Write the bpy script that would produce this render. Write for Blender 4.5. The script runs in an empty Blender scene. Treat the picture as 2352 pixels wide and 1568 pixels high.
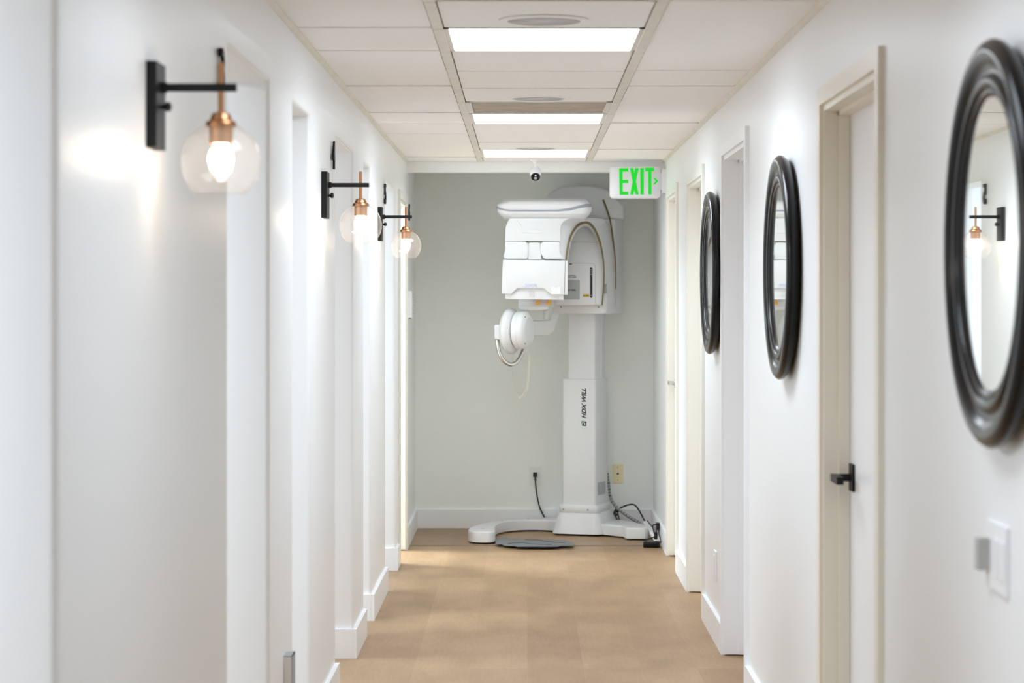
import bpy, bmesh, math, random
from mathutils import Vector, Matrix
random.seed(7)
S = bpy.context.scene
COL = S.collection
PI = math.pi

# ------------------------------------------------------------------ camera, world, light, exposure
F = 5186.0            # focal length in pixels of the 2352 x 1568 frame
VX, VY = 1205.0, 688.0  # where the corridor axis meets the frame
EYE = 1.444
cd = bpy.data.cameras.new('camera'); cam = bpy.data.objects.new('camera', cd); COL.objects.link(cam)
cam.location = (0, 0, EYE); cam.rotation_euler = (PI/2, 0, 0)
cd.sensor_width = 36.0; cd.lens = F/2352*36.0
cd.shift_x = -(VX-1176)/2352; cd.shift_y = (VY-784)/2352
cd.clip_start = 0.05; cd.clip_end = 60
cd.dof.use_dof = True; cd.dof.focus_distance = 10.0; cd.dof.aperture_fstop = 5.2
S.camera = cam
w = bpy.data.worlds.new('world'); S.world = w; w.use_nodes = True
w.node_tree.nodes['Background'].inputs[0].default_value = (0.9, 0.95, 1, 1)
w.node_tree.nodes['Background'].inputs[1].default_value = 0.3
S.view_settings.view_transform = 'Standard'; S.view_settings.look = 'None'
S.view_settings.exposure = 0.13; S.view_settings.gamma = 1.0
S.view_settings.use_curve_mapping = False
try:
    S.cycles.max_bounces = 16; S.cycles.diffuse_bounces = 14; S.cycles.glossy_bounces = 5
    S.cycles.transparent_max_bounces = 12; S.cycles.sample_clamp_indirect = 6.0
    S.cycles.caustics_reflective = False; S.cycles.caustics_refractive = False
    S.cycles.use_denoising = True
except Exception: pass
PANEL_E, BULB_E = 8.8, 44.0
LAMP_W, COOL = 11.0, (.785, .89, 1)
def area(name, loc, size, power, color, rot=(0, 0, 0), spread=180):
    l = bpy.data.lights.new(name, 'AREA'); l.shape = 'RECTANGLE'; l.size, l.size_y = size
    l.energy = power; l.color = color; l.spread = math.radians(spread)
    o = bpy.data.objects.new(name, l); COL.objects.link(o); o.location = loc; o.rotation_euler = rot
    return o
HC = 2.254            # ceiling height
XL, XR = -0.691, 0.814  # corridor faces of the two side walls
YB = 14.29            # back wall
for yy, k in ((3.75, .85), (0.75, .75), (-2.2, .7)):      # the corridor's ceiling lamps before the frame begins
    area('lamp_corridor', (0.058, yy, HC-.012), (.57, .57), LAMP_W*k, COOL, spread=150)
for yy, e in ((2.6, 90), (5.6, 60), (9.1, 60), (11.5, 40), (13.2, 172)):   # lamps in the treatment rooms on the left
    area('lamp_room', (-2.2, yy, HC-.02), (1.2, .6), e, (.76, .88, 1))

# ------------------------------------------------------------------ materials
def mat(name, col, rough=.5, metal=0., spec=.5, coat=0., emis=None, es=0.):
    m = bpy.data.materials.new(name); m.use_nodes = True
    b = m.node_tree.nodes['Principled BSDF']
    b.inputs['Base Color'].default_value = (*col, 1); b.inputs['Roughness'].default_value = rough
    b.inputs['Metallic'].default_value = metal; b.inputs['Specular IOR Level'].default_value = spec
    b.inputs['Coat Weight'].default_value = coat; b.inputs['Coat Roughness'].default_value = .08
    if emis: b.inputs['Emission Color'].default_value = (*emis, 1); b.inputs['Emission Strength'].default_value = es
    return m
def nodes(m): return m.node_tree.nodes, m.node_tree.links, m.node_tree.nodes['Principled BSDF']
def add_bump(m, scale, strength, dist=.002, detail=3, stretch=(1, 1, 1)):
    n, l, b = nodes(m)
    tc = n.new('ShaderNodeTexCoord'); mp = n.new('ShaderNodeMapping'); mp.inputs['Scale'].default_value = stretch
    t = n.new('ShaderNodeTexNoise'); t.inputs['Scale'].default_value = scale; t.inputs['Detail'].default_value = detail
    u = n.new('ShaderNodeBump'); u.inputs['Strength'].default_value = strength; u.inputs['Distance'].default_value = dist
    l.new(tc.outputs['Object'], mp.inputs['Vector']); l.new(mp.outputs[0], t.inputs['Vector'])
    l.new(t.outputs[0], u.inputs['Height']); l.new(u.outputs[0], b.inputs['Normal'])
    return m
def add_mottle(m, c1, c2, scale, lo=.35, hi=.65, detail=4, stretch=(1, 1, 1)):
    n, l, b = nodes(m)
    tc = n.new('ShaderNodeTexCoord'); mp = n.new('ShaderNodeMapping'); mp.inputs['Scale'].default_value = stretch
    t = n.new('ShaderNodeTexNoise'); t.inputs['Scale'].default_value = scale; t.inputs['Detail'].default_value = detail
    r = n.new('ShaderNodeValToRGB'); r.color_ramp.elements[0].position = lo; r.color_ramp.elements[1].position = hi
    r.color_ramp.elements[0].color = (*c1, 1); r.color_ramp.elements[1].color = (*c2, 1)
    l.new(tc.outputs['Object'], mp.inputs['Vector']); l.new(mp.outputs[0], t.inputs['Vector'])
    l.new(t.outputs[0], r.inputs[0]); l.new(r.outputs[0], b.inputs['Base Color'])
    return m
M = {}
M['wall'] = add_bump(mat('white_wall_paint', (.835, .845, .85), .38), 180, .10, .0015)
M['wall_back'] = add_bump(mat('grey_white_wall_paint', (.86, .885, .85), .5), 220, .25, .0015)
M['trim'] = add_bump(mat('white_gloss_trim', (.855, .865, .88), .33), 60, .03)
M['cream'] = add_bump(mat('cream_door_paint', (.82, .775, .67), .33), 60, .03)
M['ceil'] = add_bump(add_mottle(mat('ceiling_tile', (.8, .78, .74), .9), (.82, .80, .77), (.93, .925, .91), 260, .30, .42), 200, .4, .002)
M['grid'] = add_mottle(mat('ceiling_grid_metal', (.8, .78, .74), .45), (.74, .70, .63), (.80, .775, .73), 30)
M['angle'] = add_mottle(mat('wall_angle_stained', (.7, .64, .53), .5), (.74, .69, .59), (.80, .77, .69), 10, .3, .7)
M['tee'] = add_mottle(mat('cross_tee_brown', (.4, .34, .27), .6), (.20, .16, .11), (.62, .56, .47), 22, .35, .62)  # mottled brown strips draw the thin dark lines between tiles
M['knobgrey'] = mat('light_grey_knob', (.45, .45, .43), .4)
M['cream_light'] = add_bump(mat('light_cream_paint', (.83, .815, .755), .33), 60, .03)
M['plate'] = mat('wall_plate_plastic', (.82, .83, .80), .35)
M['footgrey'] = mat('foot_plate_grey', (.165, .175, .185), .5)
M['print'] = mat('grey_print', (.50, .50, .55), .6)
M['void'] = mat('plenum_dark', (.16, .14, .12), .9)
M['black'] = mat('black_powder_coat', (.010, .010, .011), .5, spec=.25)
M['blackgloss'] = mat('black_lacquer', (.006, .006, .0065), .22, spec=.28)
M['rubber'] = mat('black_rubber', (.015, .015, .016), .5)
M['copper'] = add_bump(mat('brushed_copper', (.57, .285, .14), .3, 1.), 90, .08, .001, 2, (1, 1, 8))
M['mirror'] = mat('mirror_silver', (.86, .89, .87), .015, 1.)
M['panel'] = mat('machine_white', (.685, .69, .70), .3)
M['panelgrey'] = mat('machine_light_grey', (.64, .65, .65), .35)
M['plastic'] = mat('white_plastic', (.85, .85, .86), .35)
M['offwhite'] = mat('off_white_plastic', (.74, .73, .68), .45)
M['ivory'] = mat('ivory_plastic', (.80, .72, .44), .4)
M['gold'] = mat('gold_trim', (.21, .15, .055), .45, .25)
M['stripe'] = mat('grey_stripe', (.30, .31, .35), .35)
M['seam'] = mat('dark_seam', (.16, .15, .14), .7)
M['cordcream'] = mat('cream_cord', (.84, .83, .75), .45)
M['softseam'] = mat('soft_seam', (.42, .41, .39), .7)
M['greyplate'] = mat('grey_plate', (.30, .32, .33), .5)
M['sensor'] = add_mottle(mat('grey_sensor', (.36, .38, .37), .35), (.34, .36, .35), (.40, .42, .41), 8)
M['warn'] = mat('yellow_label', (.60, .42, .02), .4)
M['amber'] = mat('amber_plastic', (.72, .34, .02), .25)
M['chrome'] = mat('chrome', (.62, .61, .58), .16, 1.)
M['steel'] = mat('satin_steel', (.62, .63, .65), .3, 1.)
M['lavender'] = mat('lavender_lettering', (.42, .47, .78), .5)
M['ink'] = mat('ink_black', (.012, .012, .02), .5)
M['green'] = mat('emblem_green', (.08, .22, .05), .5)
M['labelgrey'] = add_mottle(mat('printed_grey_label', (.4, .41, .43), .5), (.16, .17, .2), (.52, .53, .56), 160, .40, .56, 3, (1, 1, 2.2))
M['labelwhite'] = add_mottle(mat('printed_white_label', (.8, .8, .82), .5), (.60, .60, .64), (.86, .86, .88), 200, .36, .5, 2, (1, 1, 3))
M['bulb'] = mat('bulb_glow', (1, .9, .8), .4, emis=(1, .83, .66), es=BULB_E)
M['lens'] = mat('lamp_diffuser', (.9, .9, .9), .4, emis=(.80, .90, 1), es=PANEL_E)
M['lens_dim'] = mat('dimmed_lamp_diffuser', (.9, .9, .9), .4, emis=(.80, .90, 1), es=PANEL_E*.3)  # far lamp's glow turned down so the machine head isn't overlit
M['exitgreen'] = mat('exit_letter_green', (.0, .10, .01), .5, emis=(.0, .56, .012), es=1.0)
M['sign'] = mat('sign_plastic', (.78, .78, .82), .4)
def perforated(name, c1, c2, scale):
    m = mat(name, c1, .6); n, l, b = nodes(m)
    tc = n.new('ShaderNodeTexCoord'); v = n.new('ShaderNodeTexVoronoi'); v.inputs['Scale'].default_value = scale; v.inputs['Randomness'].default_value = 0
    r = n.new('ShaderNodeValToRGB'); r.color_ramp.elements[0].position = .25; r.color_ramp.elements[1].position = .42
    r.color_ramp.elements[0].color = (*c2, 1); r.color_ramp.elements[1].color = (*c1, 1)
    l.new(tc.outputs['Object'], v.inputs['Vector']); l.new(v.outputs['Distance'], r.inputs[0])
    t = n.new('ShaderNodeTexNoise'); t.inputs['Scale'].default_value = 9
    mx = n.new('ShaderNodeMix'); mx.data_type = 'RGBA'; mx.blend_type = 'MULTIPLY'; mx.inputs[0].default_value = .6
    l.new(tc.outputs['Object'], t.inputs['Vector']); l.new(r.outputs[0], mx.inputs[6]); l.new(t.outputs[0], mx.inputs[7])
    l.new(mx.outputs[2], b.inputs['Base Color'])
    return m
M['vent'] = perforated('perforated_dusty_metal', (.60, .52, .42), (.11, .085, .06), 110)
M['speaker'] = perforated('speaker_mesh', (.80, .80, .82), (.42, .42, .44), 240)
def glass_mat():
    m = bpy.data.materials.new('clear_globe_glass'); m.use_nodes = True
    n, l = m.node_tree.nodes, m.node_tree.links; n.clear()
    o = n.new('ShaderNodeOutputMaterial'); mx = n.new('ShaderNodeMixShader')
    t = n.new('ShaderNodeBsdfTransparent'); t.inputs[0].default_value = (.985, .975, .97, 1)
    g = n.new('ShaderNodeBsdfGlossy'); g.inputs['Roughness'].default_value = .03
    f = n.new('ShaderNodeFresnel'); ge = n.new('ShaderNodeNewGeometry'); mr = n.new('ShaderNodeMapRange')
    mr.inputs[3].default_value = 1.45; mr.inputs[4].default_value = 1/1.45
    l.new(ge.outputs['Backfacing'], mr.inputs[0]); l.new(mr.outputs[0], f.inputs[0])
    l.new(f.outputs[0], mx.inputs[0]); l.new(t.outputs[0], mx.inputs[1]); l.new(g.outputs[0], mx.inputs[2]); l.new(mx.outputs[0], o.inputs[0])
    return m
def glare_haze(m):
    # faint translucent mix that puts the bulb's veiling glare into the glass
    n, l = m.node_tree.nodes, m.node_tree.links
    o = [x for x in n if x.type == 'OUTPUT_MATERIAL'][0]; src = o.inputs[0].links[0].from_socket
    tr = n.new('ShaderNodeBsdfTranslucent'); tr.inputs[0].default_value = (.95, .93, .92, 1)
    mx = n.new('ShaderNodeMixShader'); mx.inputs[0].default_value = .038
    l.new(src, mx.inputs[1]); l.new(tr.outputs[0], mx.inputs[2]); l.new(mx.outputs[0], o.inputs[0])
    return m
M['glass'] = glare_haze(glass_mat())
def wood_floor():
    m = mat('oak_plank_floor', (.5, .36, .24), .42, spec=.4); n, l, b = nodes(m)
    tc = n.new('ShaderNodeTexCoord'); mp = n.new('ShaderNodeMapping'); mp.inputs['Rotation'].default_value = (0, 0, PI/2)
    mp.inputs['Location'].default_value = (.3, -.01, 0)
    l.new(tc.outputs['Object'], mp.inputs['Vector'])
    br = n.new('ShaderNodeTexBrick'); br.offset = .37; br.offset_frequency = 2; br.inputs['Scale'].default_value = 1
    br.inputs['Brick Width'].default_value = 1.22; br.inputs['Row Height'].default_value = .222
    br.inputs['Mortar Size'].default_value = .0009; br.inputs['Mortar Smooth'].default_value = .3; br.inputs['Bias'].default_value = 0
    br.inputs['Color1'].default_value = (0, 0, 0, 1); br.inputs['Color2'].default_value = (1, 1, 1, 1); br.inputs['Mortar'].default_value = (.5, .5, .5, 1)
    l.new(mp.outputs[0], br.inputs['Vector'])
    rp = n.new('ShaderNodeValToRGB'); rp.color_ramp.elements[0].color = (.325, .205, .105, 1); rp.color_ramp.elements[1].color = (.405, .265, .148, 1)
    l.new(br.outputs['Color'], rp.inputs[0])
    # blotches and knots
    t1 = n.new('ShaderNodeTexNoise'); t1.inputs['Scale'].default_value = 3.2; t1.inputs['Detail'].default_value = 3
    m2 = n.new('ShaderNodeMapping'); m2.inputs['Scale'].default_value = (1.6, .75, 1)
    l.new(tc.outputs['Object'], m2.inputs['Vector']); l.new(m2.outputs[0], t1.inputs['Vector'])
    r1 = n.new('ShaderNodeValToRGB'); r1.color_ramp.elements[0].position = .3; r1.color_ramp.elements[1].position = .7
    r1.color_ramp.elements[0].color = (.80, .77, .70, 1); r1.color_ramp.elements[1].color = (1.04, 1.01, .99, 1)
    l.new(t1.outputs[0], r1.inputs[0])
    # grain rings
    t2 = n.new('ShaderNodeTexNoise'); t2.inputs['Scale'].default_value = 2.4; t2.inputs['Detail'].default_value = 1
    m3 = n.new('ShaderNodeMapping'); m3.inputs['Scale'].default_value = (2.6, .8, 1)
    l.new(tc.outputs['Object'], m3.inputs['Vector']); l.new(m3.outputs[0], t2.inputs['Vector'])
    mu = n.new('ShaderNodeMath'); mu.operation = 'MULTIPLY'; mu.inputs[1].default_value = 190
    si = n.new('ShaderNodeMath'); si.operation = 'SINE'
    l.new(t2.outputs[0], mu.inputs[0]); l.new(mu.outputs[0], si.inputs[0])
    r2 = n.new('ShaderNodeMapRange'); r2.inputs[1].default_value = -1; r2.inputs[2].default_value = 1; r2.inputs[3].default_value = .92; r2.inputs[4].default_value = 1.02
    l.new(si.outputs[0], r2.inputs[0])
    x1 = n.new('ShaderNodeMix'); x1.data_type = 'RGBA'; x1.blend_type = 'MULTIPLY'; x1.inputs[0].default_value = 1
    l.new(rp.outputs[0], x1.inputs[6]); l.new(r1.outputs[0], x1.inputs[7])
    x2 = n.new('ShaderNodeMix'); x2.data_type = 'RGBA'; x2.blend_type = 'MULTIPLY'; x2.inputs[0].default_value = 1
    t5 = n.new('ShaderNodeTexNoise'); t5.inputs['Scale'].default_value = 2.1; r5 = n.new('ShaderNodeMapRange'); r5.inputs[1].default_value = .46; r5.inputs[2].default_value = .66; r5.inputs[3].default_value = .12
    l.new(tc.outputs['Object'], t5.inputs['Vector']); l.new(t5.outputs[0], r5.inputs[0]); l.new(r5.outputs[0], x2.inputs[0])
    l.new(x1.outputs[2], x2.inputs[6]); l.new(r2.outputs[0], x2.inputs[7])
    x3 = n.new('ShaderNodeMix'); x3.data_type = 'RGBA'; x3.blend_type = 'MIX'; x3.inputs[7].default_value = (.40, .27, .17, 1)
    fm = n.new('ShaderNodeMath'); fm.operation = 'MULTIPLY'; fm.inputs[1].default_value = .45
    l.new(br.outputs['Fac'], fm.inputs[0]); l.new(fm.outputs[0], x3.inputs[0]); l.new(x2.outputs[2], x3.inputs[6])
    l.new(x3.outputs[2], b.inputs['Base Color'])
    # fine grain streaks running along the planks
    t6 = n.new('ShaderNodeTexNoise'); t6.inputs['Scale'].default_value = 26; t6.inputs['Detail'].default_value = 5; m6 = n.new('ShaderNodeMapping'); m6.inputs['Scale'].default_value = (3.2, .28, 1)
    l.new(tc.outputs['Object'], m6.inputs['Vector']); l.new(m6.outputs[0], t6.inputs['Vector'])
    r6 = n.new('ShaderNodeMapRange'); r6.inputs[1].default_value = .3; r6.inputs[2].default_value = .7; r6.inputs[3].default_value = .93; r6.inputs[4].default_value = 1.05
    l.new(t6.outputs[0], r6.inputs[0])
    x6 = n.new('ShaderNodeMix'); x6.data_type = 'RGBA'; x6.blend_type = 'MULTIPLY'; x6.inputs[0].default_value = 1
    l.new(x3.outputs[2], x6.inputs[6]); l.new(r6.outputs[0], x6.inputs[7]); l.new(x6.outputs[2], b.inputs['Base Color'])
    t4 = n.new('ShaderNodeTexNoise'); t4.inputs['Scale'].default_value = 60; m4 = n.new('ShaderNodeMapping'); m4.inputs['Scale'].default_value = (4, .4, 1)
    l.new(tc.outputs['Object'], m4.inputs['Vector']); l.new(m4.outputs[0], t4.inputs['Vector'])
    u = n.new('ShaderNodeBump'); u.inputs['Strength'].default_value = .12; u.inputs['Distance'].default_value = .001
    l.new(t4.outputs[0], u.inputs['Height']); l.new(u.outputs[0], b.inputs['Normal'])
    return m
M['floor'] = wood_floor()

# ------------------------------------------------------------------ mesh helpers (all coordinates are world metres)
ORG = {}
def new(): return bmesh.new()
def finish(name, bm, m, parent=None, origin=None, smooth=35, label=None):
    """link bm as ONE mesh object; under a parent its vertices are kept relative to the parent's origin"""
    if parent is not None: origin = ORG[parent.name]
    origin = Vector(origin) if origin is not None else Vector((0, 0, 0))
    bmesh.ops.recalc_face_normals(bm, faces=bm.faces)
    bmesh.ops.translate(bm, verts=bm.verts, vec=-origin)
    me = bpy.data.meshes.new(name); bm.to_mesh(me); bm.free()
    for x in (m if isinstance(m, (list, tuple)) else [m]): me.materials.append(x)
    if smooth:
        me.polygons.foreach_set('use_smooth', [True]*len(me.polygons)); me.set_sharp_from_angle(angle=math.radians(smooth))
    o = bpy.data.objects.new(name, me); COL.objects.link(o)
    if parent is not None: o.parent = parent; ORG[o.name] = ORG[parent.name]
    else: o.location = origin; ORG[o.name] = origin
    if label: o['label'] = label
    return o
def thing(name, label, cat, origin, group=None):
    o = bpy.data.objects.new(name, None); COL.objects.link(o); o.location = origin; o.empty_display_size = .1
    o['label'] = label; o['category'] = cat
    if group: o['group'] = group
    ORG[o.name] = Vector(origin)
    return o
def tag(o, label, cat, group=None):
    o['label'] = label; o['category'] = cat
    if group: o['group'] = group
    return o
def struct(o): o['kind'] = 'structure'; return o
def copy_tree(o, delta=None, parent=None):
    c = o.copy(); COL.objects.link(c)
    if parent is not None: c.parent = parent
    if delta is not None: c.location = o.location + Vector(delta)
    for ch in o.children: copy_tree(ch, None, c)
    return c
def bevel(bm, r, seg=3, ang=30, edges=None):
    if edges is None: edges = [e for e in bm.edges if len(e.link_faces) == 2 and e.calc_face_angle(0) > math.radians(ang)]
    if edges and r > 0: bmesh.ops.bevel(bm, geom=edges, offset=r, offset_type='OFFSET', segments=seg, profile=.5, affect='EDGES', clamp_overlap=True)
def box(bm, x0, x1, y0, y1, z0, z1, r=0, seg=3):
    b2 = bm if r == 0 else bmesh.new()
    v = [b2.verts.new(p) for p in ((x0, y0, z0), (x1, y0, z0), (x1, y1, z0), (x0, y1, z0), (x0, y0, z1), (x1, y0, z1), (x1, y1, z1), (x0, y1, z1))]
    for f in ((3, 2, 1, 0), (4, 5, 6, 7), (0, 1, 5, 4), (1, 2, 6, 5), (2, 3, 7, 6), (3, 0, 4, 7)): b2.faces.new([v[i] for i in f])
    if r: bevel(b2, r, seg); merge(bm, b2)
    return bm
def merge(bm, b2):
    me = bpy.data.meshes.new('tmp'); b2.to_mesh(me); b2.free(); bm.from_mesh(me); bpy.data.meshes.remove(me)
def extrude_poly(bm, pts, vec, r=0, seg=3, ang=30):
    """closed polygon of 3D points pushed along vec"""
    b2 = bmesh.new(); vec = Vector(vec)
    a = [b2.verts.new(p) for p in pts]; b = [b2.verts.new(Vector(p)+vec) for p in pts]
    n = len(pts); b2.faces.new(a); b2.faces.new(b[::-1])
    for i in range(n): b2.faces.new((a[i], b[i], b[(i+1) % n], a[(i+1) % n]))
    bmesh.ops.recalc_face_normals(b2, faces=b2.faces)
    if r: bevel(b2, r, seg, ang)
    merge(bm, b2)
    return bm
def rings(bm, rs, closed=True, cap=True):
    """skin a list of equally long vertex rings"""
    vs = [[bm.verts.new(p) for p in r] for r in rs]
    n = len(rs[0]); rng = range(n) if closed else range(n-1)
    for a, b in zip(vs, vs[1:]):
        for i in rng: bm.faces.new((a[i], a[(i+1) % n], b[(i+1) % n], b[i]))
    if cap and closed:
        for r in (vs[0], vs[-1]):
            if n > 2: bm.faces.new(r)
    return vs
def tube(bm, path, rad, n=12, cap=True, mats=None):
    path = [Vector(p) for p in path]; rs = []; up = None
    for i, p in enumerate(path):
        t = (path[min(i+1, len(path)-1)]-path[max(i-1, 0)]).normalized()
        if up is None: up = t.orthogonal().normalized()
        up = (up - t*up.dot(t)).normalized(); s = t.cross(up)
        r = rad[i] if isinstance(rad, (list, tuple)) else rad
        rs.append([p + (up*math.cos(2*PI*k/n)+s*math.sin(2*PI*k/n))*r for k in range(n)])
    n0 = len(bm.faces); rings(bm, rs, True, cap)
    if mats:
        bm.faces.ensure_lookup_table()
        for i in range(len(path)-1):
            for k in range(n): bm.faces[n0+i*n+k].material_index = mats[i]
    return bm
def smooth_path(pts, k=8):
    """Catmull-Rom through the points"""
    P = [Vector(p) for p in pts]; P = [2*P[0]-P[1]]+P+[2*P[-1]-P[-2]]; out = []
    for i in range(1, len(P)-2):
        for j in range(k):
            t = j/k; a, b, c, d = P[i-1:i+3]
            out.append(.5*((2*b)+(c-a)*t+(2*a-5*b+4*c-d)*t*t+(3*b-a-3*c+d)*t**3))
    out.append(P[-2]); return out
def lathe(bm, prof, center, axis='Z', n=48, direction=None):
    """prof: (radius, height) pairs turned about an axis through center"""
    c = Vector(center); ax = Vector(direction) if direction else {'Z': Vector((0, 0, 1)), 'X': Vector((1, 0, 0)), 'Y': Vector((0, 1, 0))}[axis]
    ax.normalize(); u = ax.orthogonal().normalized(); v = ax.cross(u); prev = None
    for r, h in prof:
        if r < 1e-6: cur = [bm.verts.new(c+ax*h)]
        else: cur = [bm.verts.new(c+ax*h+(u*math.cos(2*PI*k/n)+v*math.sin(2*PI*k/n))*r) for k in range(n)]
        if prev:
            for k in range(n):
                k2 = (k+1) % n
                if len(prev) == 1 and len(cur) == 1: break
                if len(prev) == 1: bm.faces.new((prev[0], cur[k], cur[k2]))
                elif len(cur) == 1: bm.faces.new((prev[k], prev[k2], cur[0]))
                else: bm.faces.new((prev[k], prev[k2], cur[k2], cur[k]))
        prev = cur
    return bm
def rrect(x0, x1, y0, y1, r, k=5):
    out = []
    for cx, cy, a0 in ((x1-r, y1-r, 0), (x0+r, y1-r, 90), (x0+r, y0+r, 180), (x1-r, y0+r, 270)):
        for i in range(k+1):
            a = math.radians(a0+90*i/k); out.append((cx+r*math.cos(a), cy+r*math.sin(a)))
    return out
def PT(px, py, y):
    """the point at depth y that the camera sees at (px, py): used to measure sizes from the photograph"""
    return Vector(((px-VX)*y/F, y, EYE+(VY-py)*y/F))
def text_bm(s, O, R, U, width, height, depth=.0006, shear=0., weight=0.):
    cu = bpy.data.curves.new('lettering', 'FONT'); cu.body = s; cu.size = 1; cu.shear = shear; cu.offset = weight
    ob = bpy.data.objects.new('lettering', cu); COL.objects.link(ob)
    me = bpy.data.meshes.new_from_object(ob.evaluated_get(bpy.context.evaluated_depsgraph_get()))
    bpy.data.objects.remove(ob); bpy.data.curves.remove(cu)
    bm = bmesh.new(); bm.from_mesh(me); bpy.data.meshes.remove(me)
    xs = [v.co.x for v in bm.verts]; ys = [v.co.y for v in bm.verts]
    x0, x1, y0, y1 = min(xs), max(xs), min(ys), max(ys)
    O, R, U = Vector(O), Vector(R).normalized(), Vector(U).normalized(); N = R.cross(U)
    for v in bm.verts: v.co = O + R*((v.co.x-x0)/(x1-x0)*width) + U*((v.co.y-y0)/(y1-y0)*height)
    bmesh.ops.remove_doubles(bm, verts=bm.verts, dist=1e-6)
    g = bmesh.ops.extrude_face_region(bm, geom=list(bm.faces))
    bmesh.ops.translate(bm, verts=[e for e in g['geom'] if isinstance(e, bmesh.types.BMVert)], vec=N*depth)
    return bm

# ================================================================== the setting
# floor
bm = new(); box(bm, -4, 3, -4.5, 15, -.1, 0); struct(finish('floor', bm, M['floor'], smooth=0))
bm = new(); box(bm, XL+.02, XR-.02, 13.243, 13.253, -.002, .0025); struct(finish('trim_1', bm, M['seam'], smooth=0))
# left wall: openings down to the floor, rounded corners
WT = .13
L_OPEN = [(2.45, 3.349, 2.035), (5.254, 6.126, 2.035), (6.723, 7.284, 2.035), (8.238, 9.10, 2.035), (9.685, 10.17, 2.035), (11.2, 12.06, 2.035), (12.36, 13.02, 2.0)]
def wall_with_openings(name, x, xb, opens, y0, y1, m, round_to=99, rad=.014):
    pts = [(x, y0, 0), (x, y0, HC), (x, y1, HC), (x, y1, 0)]
    for a, b, h in sorted(opens, reverse=True): pts += [(x, b, 0), (x, b, h), (x, a, h), (x, a, 0)]
    bm = new(); extrude_poly(bm, pts, (xb-x, 0, 0))
    if rad:
        es = []
        for e in bm.edges:
            a, b = e.verts[0].co, e.verts[1].co
            if abs(a.x-x) < 1e-5 and abs(b.x-x) < 1e-5:
                for p, q, h in opens[:round_to]:
                    if min(a.y, b.y) > p-.01 and max(a.y, b.y) < q+.01 and max(a.z, b.z) < h+.01 and not (abs(a.z) < 1e-4 and abs(b.z) < 1e-4): es.append(e)
        bevel(bm, rad, 4, edges=list(set(es)))
    return struct(finish(name, bm, m, smooth=40))
wall_with_openings('wall_left', XL, XL-WT, L_OPEN, -4.5, YB, M['wall'], 6)
R_OPEN = [(5.17, 6.13, 1.972), (8.248, 9.18, 2.028), (10.24, 11.15, 2.01), (11.99, 12.73, 2.018)]
wall_with_openings('wall_right', XR, XR+WT, R_OPEN, -4.5, YB, M['wall'], 0, 0)
bm = new(); box(bm, -4, 1.6, YB, YB+.12, 0, HC+.2); struct(finish('wall_back', bm, M['wall_back'], smooth=0))
bm = new(); box(bm, -4, 1.6, -4.62, -4.5, 0, HC+.2); struct(finish('wall_front', bm, M['wall'], smooth=0))
bm = new(); box(bm, -3.72, -3.6, -4.5, YB, 0, HC+.2); struct(finish('wall_rooms_outer', bm, M['wall'], smooth=0))
bm = new()
for yy in (4.3, 7.75, 10.7, 12.2): box(bm, -3.6, XL-WT, yy-.05, yy+.05, 0, HC)
struct(finish('wall_rooms_partition', bm, M['wall'], smooth=0))
# alcove at the end: dropped header and lower ceiling
HB = 2.19
bm = new(); box(bm, XL, XR, 13.21, 13.30, HB, HC+.06, .004, 2); struct(finish('trim_8', bm, M['wall'], smooth=40))
bm = new(); box(bm, XL, XR, 13.30, YB, HC, HC+.06); struct(finish('ceiling_alcove', bm, M['wall'], smooth=0))
# suspended ceiling
RL, RR = -.2585, .375; RW = .0155
YT = [6.126+.6096*k for k in range(-17, 12)]
LY = YT + [13.21]
RY = [y for y in YT if y < 6.5] + [6.73, 8.0, 8.57, 9.23, 10.36, 10.94, 11.5, 12.18, 12.85, 13.21]
CY = [y for y in YT if y < 6.5] + [6.736, 7.365, 8.03, 8.66, 9.235, 9.82, 10.42, 11.08, 11.62, 12.20, 12.85, 13.21]
CUT = [(CY[CY.index(6.736)], 7.365), (9.235, 9.82), (9.82, 10.42), (12.20, 12.85)]   # bays filled by lamps and vents
VT = [(CY[CY.index(6.736)-2], CY[CY.index(6.736)-1])]
bm = new()
def tiles(x0, x1, ys, skip=()):
    for a, b in zip(ys, ys[1:]):
        if any(abs(a-s[0]) < .05 for s in skip): continue
        d = random.uniform(-.002, .003)
        box(bm, x0+.004, x1-.004, a+.006, b-.006, HC+d, HC+d+.016)
tiles(XL, RL-RW, LY); tiles(RR+RW, XR, RY); tiles(RL+RW, RR-RW, CY, CUT+VT)
ceil = struct(finish('ceiling', bm, M['ceil'], smooth=0))
bm = new()
for x in (RL, RR):
    ys = [y for y in CY]
    for a, b in zip(ys, ys[1:]): box(bm, x-RW, x+RW, a+.003, b-.003, HC-.004, HC+.012)
finish('runner', bm, M['grid'], ceil, smooth=0)
bm = new()
for x0, x1, ys in ((XL, RL-RW, LY), (RR+RW, XR, RY), (RL+RW, RR-RW, CY)):
    for y in ys[:-1]: box(bm, x0, x1, y-.009, y+.009, HC+.0045, HC+.012)
finish('cross_tee', bm, M['tee'], ceil, smooth=0)
bm = new(); box(bm, XL-.1, XR+.1, -4.5, 13.3, HC+.045, HC+.08); finish('plenum_deck', bm, M['void'], ceil, smooth=0)
bm = new(); box(bm, -3.7, XL-WT, -4.5, YB, HC, HC+.05); struct(finish('ceiling_rooms', bm, M['wall'], smooth=0))
bm = new()
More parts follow.
